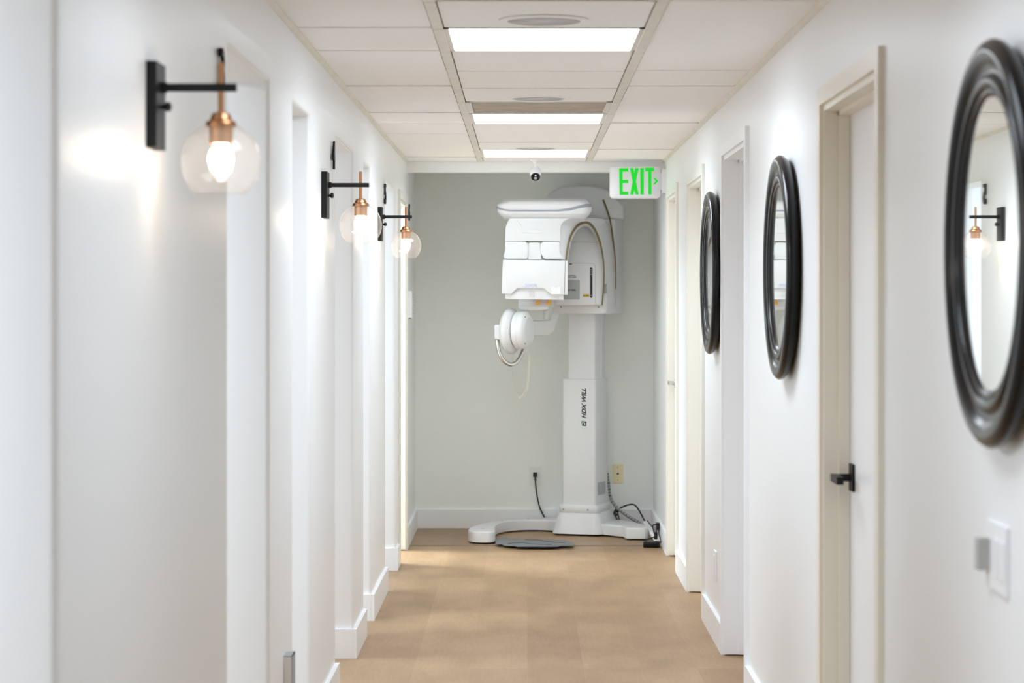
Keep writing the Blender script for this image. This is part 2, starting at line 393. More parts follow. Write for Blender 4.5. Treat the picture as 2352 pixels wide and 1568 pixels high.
for x, s in ((XL, 1), (XR, -1)):
    # wall angle: slightly wavy caulked edge
    n = 90; ys = [-4.5+(13.21+4.5)*i/n for i in range(n+1)]
    for k in range(2):
        pass
    a, b = [], []
    for y in ys:
        wv = .0145+random.uniform(-.0012, .0012)
        a.append([(x, y, HC-.014-random.uniform(0, .002)), (x+s*.003, y, HC-.014), (x+s*wv, y, HC-.0035), (x+s*wv, y, HC+.004), (x, y, HC+.004)])
    rings(bm, a)
struct(finish('trim_2', bm, M['angle'], smooth=20))

# baseboards
BH, BT = .118, .015
def board(bm, x0, x1, y0, y1): box(bm, min(x0, x1), max(x0, x1), y0, y1, 0, BH, .003, 2)
bm = new(); segs = []; prev = -4.5
for a, b, h in L_OPEN: segs.append((prev, a)); prev = b
segs.append((prev, YB))
cased = {12.36: .06, 13.02: .06}
for a, b in segs:
    a2 = a+.07 if abs(a-13.02) < .01 else a-(BT if a > 0 else 0); b2 = b-.07 if abs(b-12.36) < .01 else (b+BT if b < 14 else b)
    board(bm, XL, XL+BT, a2, b2)
    if a > 0 and abs(a-13.02) > .01: board(bm, XL-WT, XL+.0005, a-BT, a)
    if b < 14 and abs(b-12.36) > .01: board(bm, XL-WT, XL+.0005, b, b+BT)
struct(finish('baseboard_left', bm, M['trim'], smooth=40))
bm = new(); prev = -4.5
for a, b, h in R_OPEN: board(bm, XR-BT, XR, prev, a-.056); prev = b+.056
board(bm, XR-BT, XR, prev, YB)
struct(finish('baseboard_right', bm, M['trim'], smooth=40))
bm = new(); box(bm, XL+BT, XR-BT, YB-BT, YB, 0, BH, .003, 2); struct(finish('baseboard_back', bm, M['trim'], smooth=40))

# casings, jambs and doors
CT, CW = .014, .055
def door_frame(num, x, s, a, b, h, m, depth, stop=.06):
    """s = direction from the wall into the corridor; casing on the wall face, jamb lining and stop inside the opening"""
    bm = new()
    def bx(x0, x1, *r): box(bm, min(x0, x1), max(x0, x1), *r, .003, 2)
    J = .018
    for y0, y1 in ((a-CW, a), (b, b+CW)): bx(x, x+s*CT, y0, y1, 0, h+CW*.85)
    bx(x, x+s*CT, a, b, h, h+CW*.85)
    for y0, y1 in ((a, a+J), (b-J, b)): bx(x+s*.004, x-s*depth, y0, y1, .006, h)
    bx(x+s*.004, x-s*depth, a+J, b-J, h-J, h)
    for y0, y1 in ((a+J, a+J+.012), (b-J-.012, b-J)): bx(x-s*stop, x-s*(stop+.03), y0, y1, .006, h-J)
    bx(x-s*stop, x-s*(stop+.03), a+J, b-J, h-J-.012, h-J)
    return struct(finish('trim_%d' % num, bm, m, smooth=40))
door_frame(3, XR, -1, *R_OPEN[0], M['cream'], WT, .035)
door_frame(4, XR, -1, *R_OPEN[1], M['trim'], WT, .055)
door_frame(5, XR, -1, *R_OPEN[2], M['cream_light'], WT, .045)
door_frame(6, XR, -1, *R_OPEN[3], M['cream_light'], WT, .05)
door_frame(7, XL, 1, *L_OPEN[6], M['offwhite'], WT, .05)
def door(num, x0, x1, a, b, h, m):
    bm = new(); box(bm, min(x0, x1), max(x0, x1), a, b, .012, h, .003, 2)
    return struct(finish('door_%d' % num, bm, m, smooth=40))
d1 = door(1, XR+.066, XR+.106, 5.19, 6.11, 1.951, M['plastic'])
d2 = door(2, XR+.09, XR+.128, 8.27, 9.16, 2.005, M['trim'])
d3 = door(3, XR+.09, XR+.128, 10.26, 11.13, 1.99, M['cream_light'])
d4 = door(4, XR+.030, XR+.066, 12.01, 12.71, 1.995, M['cream_light'])
d5 = door(5, XL-WT-.005, XL-WT-.625, 12.30, 12.335, 1.978, M['offwhite'])   # swung open into the room
# black lever on the near door: rose, neck, lever
def lever(d, x, y, z, m, square, to, out=.06):
    bm = new()
    if square: box(bm, x-.008, x, y-.032, y+.032, z-.036, z+.036, .003)
    else: lathe(bm, [(0, 0), (.027, 0), (.027, -.006), (.023, -.010), (0, -.010)], (x, y, z), 'X', 32)
    rose = finish('door_handle', bm, m, d)
    bm = new(); lathe(bm, [(0, -.008), (.011, -.008), (.010, .018-out), (0, .018-out)], (x, y, z), 'X', 24)
    box(bm, x-out, x-out+.018, min(y-.012*to, y+.115*to), max(y-.012*to, y+.115*to), z-.010, z+.010, .004)
    finish('lever', bm, m, rose)
lever(d1, XR+.066, 6.045, .968, M['black'], True, -1)
lever(d4, XR+.030, 12.55, .98, M['steel'], False, 1, .042)

# ================================================================== wall lamps
def make_sconce(yc):
    x0 = XL
    t = thing('wall_sconce', 'nearest black and copper wall sconce with a lit glass globe, foremost on the left wall', 'wall lamp', (x0, yc, 1.80), 'globe sconces along the left wall')
    bm = new(); box(bm, x0+.0005, x0+.0195, yc-.053, yc+.053, 1.722, 1.88, .002, 2); pl = finish('backplate', bm, M['black'], t)
    bm = new(); lathe(bm, [(0, .0195), (.0045, .0195), (.0045, .026), (.008, .028), (.0095, .033), (.007, .038), (0, .040)], (x0, yc, 1.80), 'X', 20)
    finish('knob', bm, M['black'], pl)
    ax = XL+.1302
    bm = new(); box(bm, x0+.0195, XL+.159, yc-.0072, yc+.0072, 1.8283, 1.8427, .001, 1); lathe(bm, [(.0072, .0195), (.0105, .0195), (.0105, .030), (.0072, .032)], (x0, yc, 1.8355), 'X', 16)
    finish('arm', bm, M['black'], t)
    bm = new(); lathe(bm, [(0, 1.882), (.0050, 1.882), (.0055, 1.8815), (.0055, 1.787), (0, 1.787)], (ax, yc, 0), 'Z', 20); finish('stem', bm, M['copper'], t)
    bm = new(); lathe(bm, [(0, 1.790), (.010, 1.790), (.0165, 1.787), (.0198, 1.780), (.0205, 1.7755), (.0275, 1.7725), (.0290, 1.769), (.0285, 1.763), (.0225, 1.762), (.0222, 1.731), (.0205, 1.7305), (.0205, 1.745), (0, 1.745)], (ax, yc, 0), 'Z', 40)
    finish('socket', bm, M['copper'], t)
    # globe: cut open at the bottom, thin wall
    R, zc = .073, 1.698; prof = []
    th0, th1 = math.asin(.030/R), PI-math.asin(.045/R)
    for i in range(29):
        a = th0+(th1-th0)*i/28; prof.append((R*math.sin(a), zc+R*math.cos(a)))
    prof.append((.0435, prof[-1][1]-.0008))
    bm = new(); lathe(bm, prof, (ax, yc, 0), 'Z', 56); finish('glass_globe', bm, M['glass'], t, smooth=60)
    bm = new(); prof = [(0, 1.7455), (.012, 1.745), (.0125, 1.732)]
    for i in range(1, 17):
        a = .46+(PI-.46)*i/16; prof.append((max(.0225*math.sin(a), 0), 1.704+.0265*math.cos(a)))
    prof[-1] = (0, prof[-1][1]); lathe(bm, prof, (ax, yc, 0), 'Z', 28); finish('bulb', bm, M['bulb'], t)
    return t
s1 = make_sconce(4.17)
s2 = copy_tree(s1, (0, 7.72-4.17, 0)); s2['label'] = 'middle one of the three lit globe wall sconces, just below the black number 4'
s3 = copy_tree(s1, (0, 10.67-4.17, 0)); s3['label'] = 'farthest globe wall sconce, just below the black number 5'

# house numbers on the left wall
def number(ch, yc, lab):
    bm = text_bm(ch, (XL+.004, yc-.032, 1.911), (0, 1, 0), (0, 0, 1), .064, .1, .008, weight=.018)
    return tag(finish('door_number', bm, M['black'], None, (XL, yc, 1.961), smooth=0), lab, 'number', 'black numbers on the left wall')
number('3', 5.09, 'black number 3 on the left wall right behind the foremost sconce')
number('4', 8.07, 'black number 4 on the left wall above the middle sconce')
number('5', 11.06, 'black number 5 on the left wall above the farthest sconce')
number('6', 13.37, 'black number on the alcove side wall seen edge on past the cream door frame')

# ================================================================== round mirrors
def make_mirror(yc, zc):
    t = thing('round_mirror', 'nearest of the black framed round mirrors, cut off by the right picture edge', 'mirror', (XR, yc, zc), 'round black mirrors on the right wall')
    prof = [(.300, .0005), (.317, .004), (.334, .012), (.3435, .023), (.345, .032), (.340, .040), (.332, .0455), (.323, .0468), (.314, .0445), (.307, .039), (.302, .0335), (.296, .031), (.289, .0305), (.286, .0312),
            (.284, .035), (.280, .0395), (.274, .041), (.268, .0395), (.265, .0355), (.2635, .0325), (.261, .032), (.259, .0345), (.256, .0355), (.253, .034), (.2515, .031), (.2485, .0295), (.2475, .0275), (.240, .0265)]
    bm = new(); lathe(bm, prof, (XR, yc, zc), n=128, direction=(-1, 0, 0)); finish('frame', bm, M['blackgloss'], t, smooth=50)
    bm = new(); lathe(bm, [(0, .0), (.244, .0), (.2485, .004), (.2485, .0265), (.2475, .028), (0, .028)], (XR-.001, yc, zc), n=128, direction=(-1, 0, 0)); finish('mirror_glass', bm, M['mirror'], t, smooth=20)
    return t
m3 = make_mirror(3.81, 1.538)
m2 = copy_tree(m3, (0, 6.95-3.81, .005)); m2['label'] = 'black framed round mirror past the black handled door, reflecting the white machine'
m1 = copy_tree(m3, (0, 9.57-3.81, .02)); m1['label'] = 'farthest black framed round mirror, just past the white doorway on the right'

# ================================================================== ceiling fittings
def make_light(y0, y1, label, k=1, lens='lens'):
    t = thing('ceiling_light', label, 'ceiling light', (.058, (y0+y1)/2, HC), 'square ceiling lamps down the corridor')
    x0, x1 = RL+RW, RR-RW; bm = new()
    for a in ((x0, x0+.016, y0, y1), (x1-.016, x1, y0, y1), (x0, x1, y0, y0+.014), (x0, x1, y1-.014, y1)): box(bm, *a, HC-.001, HC+.03)
    finish('frame', bm, M['grid'], t, smooth=0)
    bm = new(); box(bm, x0+.016, x1-.016, y0+.014, y1-.014, HC+.002, HC+.02); finish('diffuser', bm, M[lens], t, smooth=0)
    area('lamp_diffuser_light', (.058, (y0+y1)/2, HC-.003), (x1-x0-.04, y1-y0-.04), LAMP_W*k, COOL, spread=150)
    return t
make_light(6.740, 7.361, 'largest and nearest lit square ceiling lamp, just past the first round speaker')
make_light(9.825, 10.416, 'lit square ceiling lamp next to the brownish perforated air grille')
make_light(12.205, 12.846, 'farthest lit square ceiling lamp, in front of the small white camera', .47, 'lens_dim')
def make_vent(y0, y1, label):
    t = thing('ceiling_vent', label, 'vent', (.058, (y0+y1)/2, HC), 'perforated air grilles in the ceiling')
    x0, x1 = RL+RW, RR-RW; bm = new()
    for a in ((x0, x0+.022, y0, y1), (x1-.022, x1, y0, y1), (x0, x1, y0, y0+.012), (x0, x1, y1-.012, y1)): box(bm, *a, HC-.002, HC+.03)
    finish('frame', bm, M['grid'], t, smooth=0)
    bm = new(); box(bm, x0+.022, x1-.022, y0+.012, y1-.012, HC+.004, HC+.02); finish('perforated_panel', bm, M['vent'], t, smooth=0)
make_vent(VT[0][0]+.003, VT[0][1]-.003, 'perforated air grille at the top edge of the picture')
make_vent(9.238, 9.816, 'dusty brown perforated air grille between the speaker and the second lamp')
def make_speaker(yc, label):
    t = thing('ceiling_speaker', label, 'speaker', (.056, yc, HC), 'round speakers in the ceiling')
    bm = new(); lathe(bm, [(.130, .0), (.130, .002), (.124, .0055), (.112, .006), (.105, .003)], (.056, yc, HC), n=64, direction=(0, 0, -1)); finish('rim', bm, M['ceil'], t)
    bm = new(); lathe(bm, [(.108, 0), (.108, .003), (.10, .0045), (0, .006)], (.056, yc, HC), n=64, direction=(0, 0, -1)); finish('grille', bm, M['speaker'], t)
    return t
make_speaker(6.55, 'nearest round white ceiling speaker, before the largest lamp')
make_speaker(9.075, 'round white ceiling speaker right before the brown air grille')
make_speaker(12.05, 'farthest round ceiling speaker, right before the last lamp')

# security camera hanging from the ceiling
t = thing('security_camera', 'small white bullet security camera with black front hanging under the ceiling end', 'camera', (.06, 13.06, HC))
cx, cy = (1229.5-VX)*13.06/F, 13.06
bm = new(); lathe(bm, [(0, 0), (.029, 0), (.029, .006), (.022, .010), (.012, .012), (.011, .022), (.0075, .024), (.0075, .048), (0, .048)], (cx, cy, HC), n=32, direction=(0, 0, -1)); finish('mount', bm, M['plastic'], t)
dr = Vector((.02, -.80, -.62)).normalized(); c0 = Vector((cx, cy+.03, HC-.058))
bm = new(); lathe(bm, [(0, -.012), (.014, -.012), (.026, -.004), (.0315, .010), (.0318, .068), (.0305, .072), (.028, .070), (0, .066)], c0, n=40, direction=dr); bd = finish('body', bm, M['plastic'], t)
bm = new(); lathe(bm, [(.0275, .0695), (.027, .074), (.022, .077), (0, .078)], c0, n=40, direction=dr); fr = finish('front_glass', bm, M['blackgloss'], bd)
bm = new(); u = Vector((0, -.62, .80)); 
lathe(bm, [(0, .0765), (.0045, .0765), (.0045, .0795), (0, .080)], c0+u*.015, n=16, direction=dr); finish('sensor', bm, M['plastic'], bd)
bm = new(); lathe(bm, [(.010, .0775), (.009, .080), (0, .0815)], c0-u*.004, n=20, direction=dr); finish('lens', bm, M['greyplate'], bd)

# exit sign on a bracket from the right wall
t = thing('exit_sign', 'white exit sign with glowing green letters and arrow on the right wall', 'sign', (XR, 13.05, 2.12))
YS = 13.03
def pz(px, py, y=YS): return PT(px, py, y)
rr = rrect(1400.8, 1517.2, 381.2, 455.6, 9, 6)
bm = new(); lv = []
cxp, cyp = 1459, 418.4
for sc, dy in ((.965, .055), (1.0, .048), (1.0, .012), (.985, .004), (.95, 0), (.5, -.002)):
    lv.append([pz(cxp+(p[0]-cxp)*(sc if sc > .9 else sc), cyp+(p[1]-cyp)*sc)+Vector((0, dy, 0)) for p in rr])
rings(bm, lv); finish('housing', bm, M['sign'], t)
bm = new()
def C8(x, y): return (1400+x/14.7, 370+y/14.7)
letters = [[(325, 240), (632, 240), (632, 352), (440, 352), (440, 632), (634, 632), (634, 740), (440, 740), (440, 1028), (634, 1028), (634, 1135), (340, 1135)],
           [(690, 235), (797, 235), (833, 395), (870, 235), (983, 235), (893, 690), (985, 1128), (880, 1128), (835, 965), (806, 1128), (695, 1128), (782, 690)],
           [(1037, 235), (1155, 235), (1157, 1128), (1042, 1128)],
           [(1205, 222), (1502, 222), (1502, 335), (1412, 335), (1417, 1125), (1308, 1125), (1298, 340), (1205, 340)],
           [(1470, 560), (1535, 560), (1640, 672), (1535, 785), (1470, 785), (1562, 672)]]
for L in letters: extrude_poly(bm, [pz(*C8(*p))+Vector((0, -.0035, 0)) for p in L], (0, .003, 0))
finish('lettering', bm, M['exitgreen'], t, smooth=0, label='glowing green EXIT letters and arrow')
bm = new(); a, b = pz(1519.8, 389), pz(1526, 444)
box(bm, a.x, XR-.0005, 13.0, 13.12, b.z, a.z, .004, 2); box(bm, (1512-VX)*YS/F, a.x+.004, 13.035, 13.085, b.z+.02, a.z-.02); finish('bracket', bm, M['sign'], t)

# ================================================================== small wall fittings
# light switches low on the right
t = thing('light_switch', 'blurred white switch plate with grey knob under the nearest mirror', 'switch', (XR, 3.87, 1.0))
bm = new(); box(bm, XR-.007, XR-.0003, 3.785, 3.955, .945, 1.06, .003, 2); finish('plate', bm, M['plastic'], t)
bm = new()
for yy in (3.81, 3.855): box(bm, XR-.0105, XR-.006, yy-.016, yy+.016, .97, 1.035, .002, 2)
finish('rocker', bm, M['plastic'], t)
bm = new(); box(bm, XR-.028, XR-.006, 3.915, 3.945, .975, 1.03, .003, 2); finish('knob', bm, M['knobgrey'], t)
# outlet on the right wall beneath the far mirror
t = thing('wall_outlet', 'white outlet plate low on the right wall below the farthest mirror', 'outlet', (XR, 9.6, .317))
bm = new(); box(bm, XR-.007, XR-.0003, 9.545, 9.655, .257, .377, .003, 2); finish('plate', bm, M['plastic'], t)
bm = new(); box(bm, XR-.011, XR-.006, 9.578, 9.622, .275, .359, .002, 2); finish('receptacle', bm, M['trim'], t)
# outlet box on the near left wall
t = thing('wall_outlet', 'beige and grey outlet box low on the left wall at the bottom picture edge', 'outlet', (XL, 6.515, .37))
bm = new(); box(bm, XL+.0003, XL+.0225, 6.468, 6.56, .30, .421, .0015, 2); finish('box', bm, M['offwhite'], t)
bm = new(); box(bm, XL+.0222, XL+.0245, 6.4685, 6.5605, .30, .4235, .0008, 1); box(bm, XL+.0005, XL+.0245, 6.4695, 6.5605, .4212, .4235); finish('cover', bm, M['greyplate'], t, smooth=0)
# white control box in the alcove
t = thing('wall_control_box', 'white plastic control box on the left wall beside the machine alcove', 'control box', (XL, 13.38, 1.415))
bm = new(); box(bm, XL+.0005, XL+.026, 13.30, 13.45, 1.338, 1.495, .006); bd = finish('body', bm, M['plastic'], t)
bm = new()
for k in range(8): box(bm, XL+.0255, XL+.0275, 13.42, 13.44, 1.36+k*.016, 1.366+k*.016)
finish('grille', bm, M['labelgrey'], bd, smooth=0)
bm = new(); lathe(bm, [(0, 0), (.005, 0), (.005, -.007), (0, -.008)], (XL+.012, 13.36, 1.338), n=12); finish('clip', bm, M['greyplate'], bd)
# white outlet + black plug on the back wall
t = thing('wall_outlet', 'white double outlet on the back wall holding the black plug', 'outlet', (.066, YB, .32))
bm = new(); box(bm, .029, .105, YB-.006, YB-.0003, .262, .386, .002, 2); finish('plate', bm, M['plate'], t)
bm = new(); box(bm, .049, .085, YB-.009, YB-.005, .287, .361, .002, 2); rc = finish('receptacle', bm, M['plate'], t)
bm = new()
for zz in (.305, ): box(bm, .058, .061, YB-.0098, YB-.0085, zz-.004, zz+.004); box(bm, .072, .075, YB-.0098, YB-.0085, zz-.004, zz+.004)
finish('slot', bm, M['ink'], rc, smooth=0)
t = thing('plugged_power_cable', 'black cord from the back wall outlet down to the white machine base', 'cord', (.066, YB-.01, .34))
p0 = PT(1229, 1090, 14.26)
bm = new(); box(bm, p0.x-.012, p0.x+.013, YB-.036, YB-.0095, .325, .353, .006); finish('plug', bm, M['rubber'], t)
pts = [(p0.x, YB-.032, .328), PT(1229.5, 1100, 14.255), PT(1231, 1120, 14.255), PT(1234, 1140, 14.255), PT(1238.5, 1161, 14.255), PT(1245, 1177, 14.255), PT(1254, 1192, 14.255), PT(1262, 1200, 14.255)]
bm = new(); tube(bm, smooth_path(pts, 6), .0045, 10); finish('cable', bm, M['rubber'], t, smooth=60)
# ivory phone plate
t = thing('phone_plate', 'yellowed ivory phone jack plate on the back wall right of the machine', 'wall plate', (.59, YB, .327))
a, b = PT(1406.5, 1066, YB), PT(1431.5, 1108.5, YB)
bm = new(); box(bm, a.x, b.x, YB-.007, YB-.0003, b.z, a.z, .003, 2); pl = finish('plate', bm, M['ivory'], t)
bm = new(); c = PT(1419, 1087, YB); box(bm, c.x-.006, c.x+.006, YB-.0078, YB-.006, c.z-.006, c.z+.003); box(bm, c.x-.003, c.x+.003, YB-.0078, YB-.006, c.z+.003, c.z+.006); finish('jack', bm, M['ink'], pl, smooth=0)
for py in (1072.5, 1102):
    c = PT(1418.8, py, YB); bm = new(); lathe(bm, [(0, .0082), (.003, .0082), (.003, .006)], (c.x, YB, c.z), n=12, direction=(0, -1, 0)); finish('screw', bm, M['seam'], pl)

# ================================================================== the dental x-ray machine
MO = (.35, 13.95, 0)
X = thing('xray_machine', 'tall white dental x-ray machine on a curved floor base at the corridor end', 'x-ray machine', MO)
def W(cx, cy, y): return PT(1050+cx/3.92, 360+cy/3.92, y)      # points measured on the machine's head
def prism(name, pts, y, depth, m=None, r=.006, parent=None, seg=3, label=None):
    bm = new(); extrude_poly(bm, [W(*p, y) for p in pts], (0, depth, 0), r, seg); return finish(name, bm, m or M['panel'], parent or X, smooth=40, label=label)
def line(name, pts, y, width, m, parent, depth=.0015):
    """a thin strip following points on a front face"""
    bm = new(); P = [W(*p, y) for p in pts]; L, Rr = [], []
    for i, p in enumerate(P):
        d = (P[min(i+1, len(P)-1)]-P[max(i-1, 0)]).normalized(); nn = Vector((-d.z, 0, d.x))*width/2; L.append(p+nn); Rr.append(p-nn)
    extrude_poly(bm, L+Rr[::-1], (0, depth, 0)); return finish(name, bm, m, parent, smooth=0)
# --- base
outer = [(-.262, 13.335), (-.305, 13.365), (-.331, 13.43), (-.336, 13.54), (-.305, 13.70), (-.263, 13.82), (-.205, 13.94), (-.124, 14.08), (-.06, 14.15), (0, 14.19), (.093, 14.225), (.19, 14.235), (.35, 14.235), (.49, 14.17), (.566, 14.09), (.64, 14.0), (.69, 13.90), (.733, 13.74), (.744, 13.62), (.740, 13.57), (.722, 13.545)]
inner = [(.630, 13.555), (.607, 13.572), (.600, 13.61), (.594, 13.67), (.55, 13.71), (.479, 13.79), (.40, 13.83), (.24, 13.93), (.152, 14.04), (.07, 14.065), (0, 14.06), (-.07, 14.02), (-.125, 13.95), (-.160, 13.86), (-.176, 13.74), (-.180, 13.58), (-.174, 13.43), (-.180, 13.37), (-.204, 13.34), (-.235, 13.331)]
op = [tuple(v) for v in smooth_path([(*p, 0) for p in outer], 5)]; ip = [tuple(v) for v in smooth_path([(*p, 0) for p in inner], 5)]
poly = [(p[0], p[1], .010) for p in op+ip]
bm = new(); b2 = bmesh.new(); extrude_poly(b2, poly, (0, 0, .064))
top = [e for e in b2.edges if all(v.co.z > .07 for v in e.verts)]
bevel(b2, .016, 4, edges=top); merge(bm, b2); base = finish('base', bm, M['panel'], X, smooth=45)
for fx, fy in ((-.25, 13.46), (-.02, 14.12), (.66, 13.66), (.34, 13.95), (.44, 14.12)):
    bm = new(); lathe(bm, [(0, 0), (.03, 0), (.03, .011), (0, .011)], (fx, fy, 0), n=24); finish('foot_pad', bm, M['rubber'], base)
for fx, fy in ((-.25, 13.50), (-.14, 13.98), (.02, 14.13), (.58, 13.93), (.68, 13.72)):
    bm = new(); lathe(bm, [(.007, .0738), (.007, .0752), (0, .0752)], (fx, fy, 0), n=16); finish('screw_cap', bm, M['softseam'], base)
# --- column, turned clockwise
TH = math.radians(17); U = Vector((math.cos(TH), -math.sin(TH), 0)); V = Vector((math.sin(TH), math.cos(TH), 0))
def quad(fr, wd, dp, grow=0, z=0, c=.018, k=3):
    """ring of a rounded rectangle whose front right corner is fr"""
    FR = Vector((fr[0], fr[1], z)); out = []
    for x, y in rrect(-wd-grow, grow, -grow, dp+grow, c+max(grow, 0)*.5, k): out.append(FR+U*x+V*y)
    return out
FRc = (.4344, 13.82); SW, SD = .2163, .3004
bm = new(); rings(bm, [quad(FRc, SW, SD, .058, .012, .03), quad(FRc, SW, SD, .050, .045, .03), quad(FRc, SW, SD, .040, .08, .03), quad(FRc, SW, SD, .028, .115, .03), quad(FRc, SW, SD, .018, .136, .028)]); finish('pedestal', bm, M['panel'], X, smooth=40)
bm = new(); rings(bm, [quad(FRc, SW, SD, .016, .135, .028), quad(FRc, SW, SD, .018, .138, .028), quad(FRc, SW, SD, .018, .180, .028), quad(FRc, SW, SD, .015, .184, .028)]); collar = finish('collar', bm, M['panel'], X, smooth=40)
for tt in (.018, .172):
    p = Vector((*FRc, .158)) - U*(SW-tt) - V*.018
    bm = new(); lathe(bm, [(0, .0012), (.006, .0012), (.006, -.002)], p, n=16, direction=-V); finish('screw', bm, M['greyplate'], collar)
bm = new(); rings(bm, [quad(FRc, SW, SD, 0, .18), quad(FRc, SW, SD, 0, .954), quad(FRc, SW, SD, -.003, .957)]); sleeve = finish('column_sleeve', bm, M['panel'], X, smooth=30)
FRu = (.4313, 13.84); PW, PD = .1757, .246
bm = new(); rings(bm, [quad(FRu, PW, PD, 0, .90, .014), quad(FRu, PW, PD, 0, 1.40, .014)]); post = finish('column_post', bm, M['panel'], X, smooth=30)
bm = new(); q = Vector((*FRu, 0))+V*.135+U*.0002
extrude_poly(bm, [q+Vector((0, 0, .957)), q+V*.012+Vector((0, 0, .957)), q+V*.012+Vector((0, 0, 1.36)), q+Vector((0, 0, 1.36))], U*.0025); finish('rail', bm, M['plastic'], post, smooth=0)
# lettering and emblem on the sleeve (reads upwards)
FL = Vector((*FRc, 0))-U*SW; up = Vector((0, 0, 1)); N = -V
bm = text_bm('HDX WILL', FL+U*.1565+N*.0004+up*.716, up, -U, .186, .028, .0005, .35, .035); finish('lettering', bm, M['ink'], sleeve, smooth=0, label='black upright lettering on the column')
e0 = FL+U*.127+N*.0004+up*.670; ES = .031
def epts(L, d=0): return [e0+U*(ES*x)+up*(ES*y)+N*d for x, y in L]
arc = [(.08+.92*math.sin(a), .08+.86*(math.cos(a))) for a in [PI/2*i/8 for i in range(9)]]
bm = new(); extrude_poly(bm, epts([(0, 0), (1, 0), (1, 1), (0, 1)]), N*.0003); em = finish('emblem', bm, M['green'], sleeve, smooth=0, label='small green and black square emblem')
bm = new(); extrude_poly(bm, epts([(1, 0), (1, 1)]+[(1-.92*math.cos(a)*1.0, 0+.95*math.sin(a)) for a in [PI/2-PI/2*i/8 for i in range(9)]], .0003), N*.0003); finish('emblem_field', bm, M['ink'], em, smooth=0)
bm = new(); L = [(1-1.0*math.cos(a), 1.0*math.sin(a)) for a in [PI/2*i/10 for i in range(11)]]; L2 = [(1-.92*math.cos(a), .93*math.sin(a)) for a in [PI/2-PI/2*i/10 for i in range(11)]]
extrude_poly(bm, epts(L+L2, .0007), N*.0003); finish('emblem_arc', bm, M['plastic'], em, smooth=0)
bm = text_bm('w', e0+U*(ES*.85)+up*(ES*.22)+N*.0007, up, -U, ES*.5, ES*.36, .0003, .2, .03); finish('emblem_letter', bm, M['plastic'], em, smooth=0)
q = Vector((*FRc, 0))+U*.0002
bm = new(); extrude_poly(bm, [q+V*.048+up*.243, q+V*.232+up*.237, q+V*.232+up*.316, q+V*.048+up*.322], U*.0006); finish('rating_label', bm, M['labelgrey'], sleeve, smooth=0, label='grey printed rating label on the column side')
# --- carriage box and rear shell
FRk = (.4942, 13.72); KW, KD = .3385, .447
bm = new(); rings(bm, [quad(FRk, KW, KD, -.008, 1.357, .03, 5), quad(FRk, KW, KD, -.002, 1.361, .03, 5), quad(FRk, KW, KD, 0, 1.368, .03, 5), quad(FRk, KW, KD, 0, 1.5075, .03, 5)]); car = finish('carriage', bm, M['panel'], X, smooth=40)
for tt in (.054, .292):
    p = Vector((*FRk, 1.400))-U*(KW-tt); bm = new(); lathe(bm, [(0, .0015), (.005, .0015), (.005, -.002)], p, n=14, direction=-V); finish('screw', bm, M['seam'], car)
q = Vector((*FRk, 0))+V*.205
bm = new(); rings(bm, [quad((q.x, q.y), KW, .237, -.001, 1.509, .03, 5), quad((q.x, q.y), KW, .237, -.001, 1.94, .03, 5)]); finish('rear_shell', bm, M['panel'], X, smooth=40)
hood = prism('rear_hood', [(800, 352), (870, 297), (950, 264), (1100, 257), (1280, 268), (1360, 296), (1425, 365), (1503, 440), (1505, 565), (800, 565)], 13.955, .22, r=.018)
# --- gantry arm: an arch shaped skin from the near tube housing over the top to the far detector
A = [((968, 1240), 13.33), ((972, 1080), 13.33), ((980, 930), 13.34), ((1010, 750), 13.37), ((1060, 650), 13.42), ((1105, 607), 13.46), ((1150, 592), 13.50), ((1200, 607), 13.54), ((1250, 675), 13.60), ((1292, 790), 13.63), ((1316, 930), 13.655), ((1322, 1050), 13.67), ((1316, 1200), 13.685), ((1305, 1335), 13.69)]
B = [((952, 1240), 13.31), ((954, 1080), 13.31), ((940, 920), 13.31), ((922, 760), 13.312), ((922, 650), 13.312), ((940, 598), 13.315), ((1000, 556), 13.33), ((1240, 553), 13.60), ((1345, 580), 13.80), ((1390, 700), 13.88), ((1415, 850), 13.91), ((1428, 1000), 13.935), ((1430, 1190), 13.945), ((1430, 1335), 13.945)]
Ap = smooth_path([W(*p, y) for p, y in A], 5); Bp = smooth_path([W(*p, y) for p, y in B], 5)
cen = W(1140, 1000, 13.6)
rowsA = []
nn = len(Ap)
inn = [Vector((p.x+(cen.x-p.x)*.12, p.y+.05+.10*(1-i/nn), p.z-(.02 if 10 < i < nn-10 else 0))) for i, p in enumerate(Ap)]
mid = [a.lerp(b, .5)+Vector((0, -.006, .002)) for a, b in zip(Ap, Bp)]
bk = [b+Vector((.0, .10, 0)) for b in Bp]
lip = [a.lerp(c, .18)+Vector((0, .012, 0)) for a, c in zip(Ap, inn)]
bm = new(); rings(bm, [bk, Bp, mid, Ap, lip, inn], closed=False, cap=False)
arm = finish('gantry_arm', bm, M['panel'], X, smooth=50)
bm = new(); tube(bm, [p+Vector((0, -.004, 0)) for p in Ap], [.0045+.0042*max(0, 1-abs(i/5-6.2)/4.5) for i in range(len(Ap))], 8); finish('gold_trim', bm, M['gold'], arm, smooth=60, label='thin gold line along the arch')
G2 = [((1315, 385), 13.95), ((1345, 465), 13.95), ((1373, 555), 13.93), ((1386, 620), 13.872), ((1397, 690), 13.882), ((1415, 850), 13.908), ((1427, 1000), 13.932), ((1427, 1190), 13.942)]
bm = new(); tube(bm, smooth_path([W(*p, y)+Vector((0, -.003, 0)) for p, y in G2], 6), .0052, 8); finish('gold_trim', bm, M['gold'], arm, smooth=60, label='outer gold line along the rear shell')
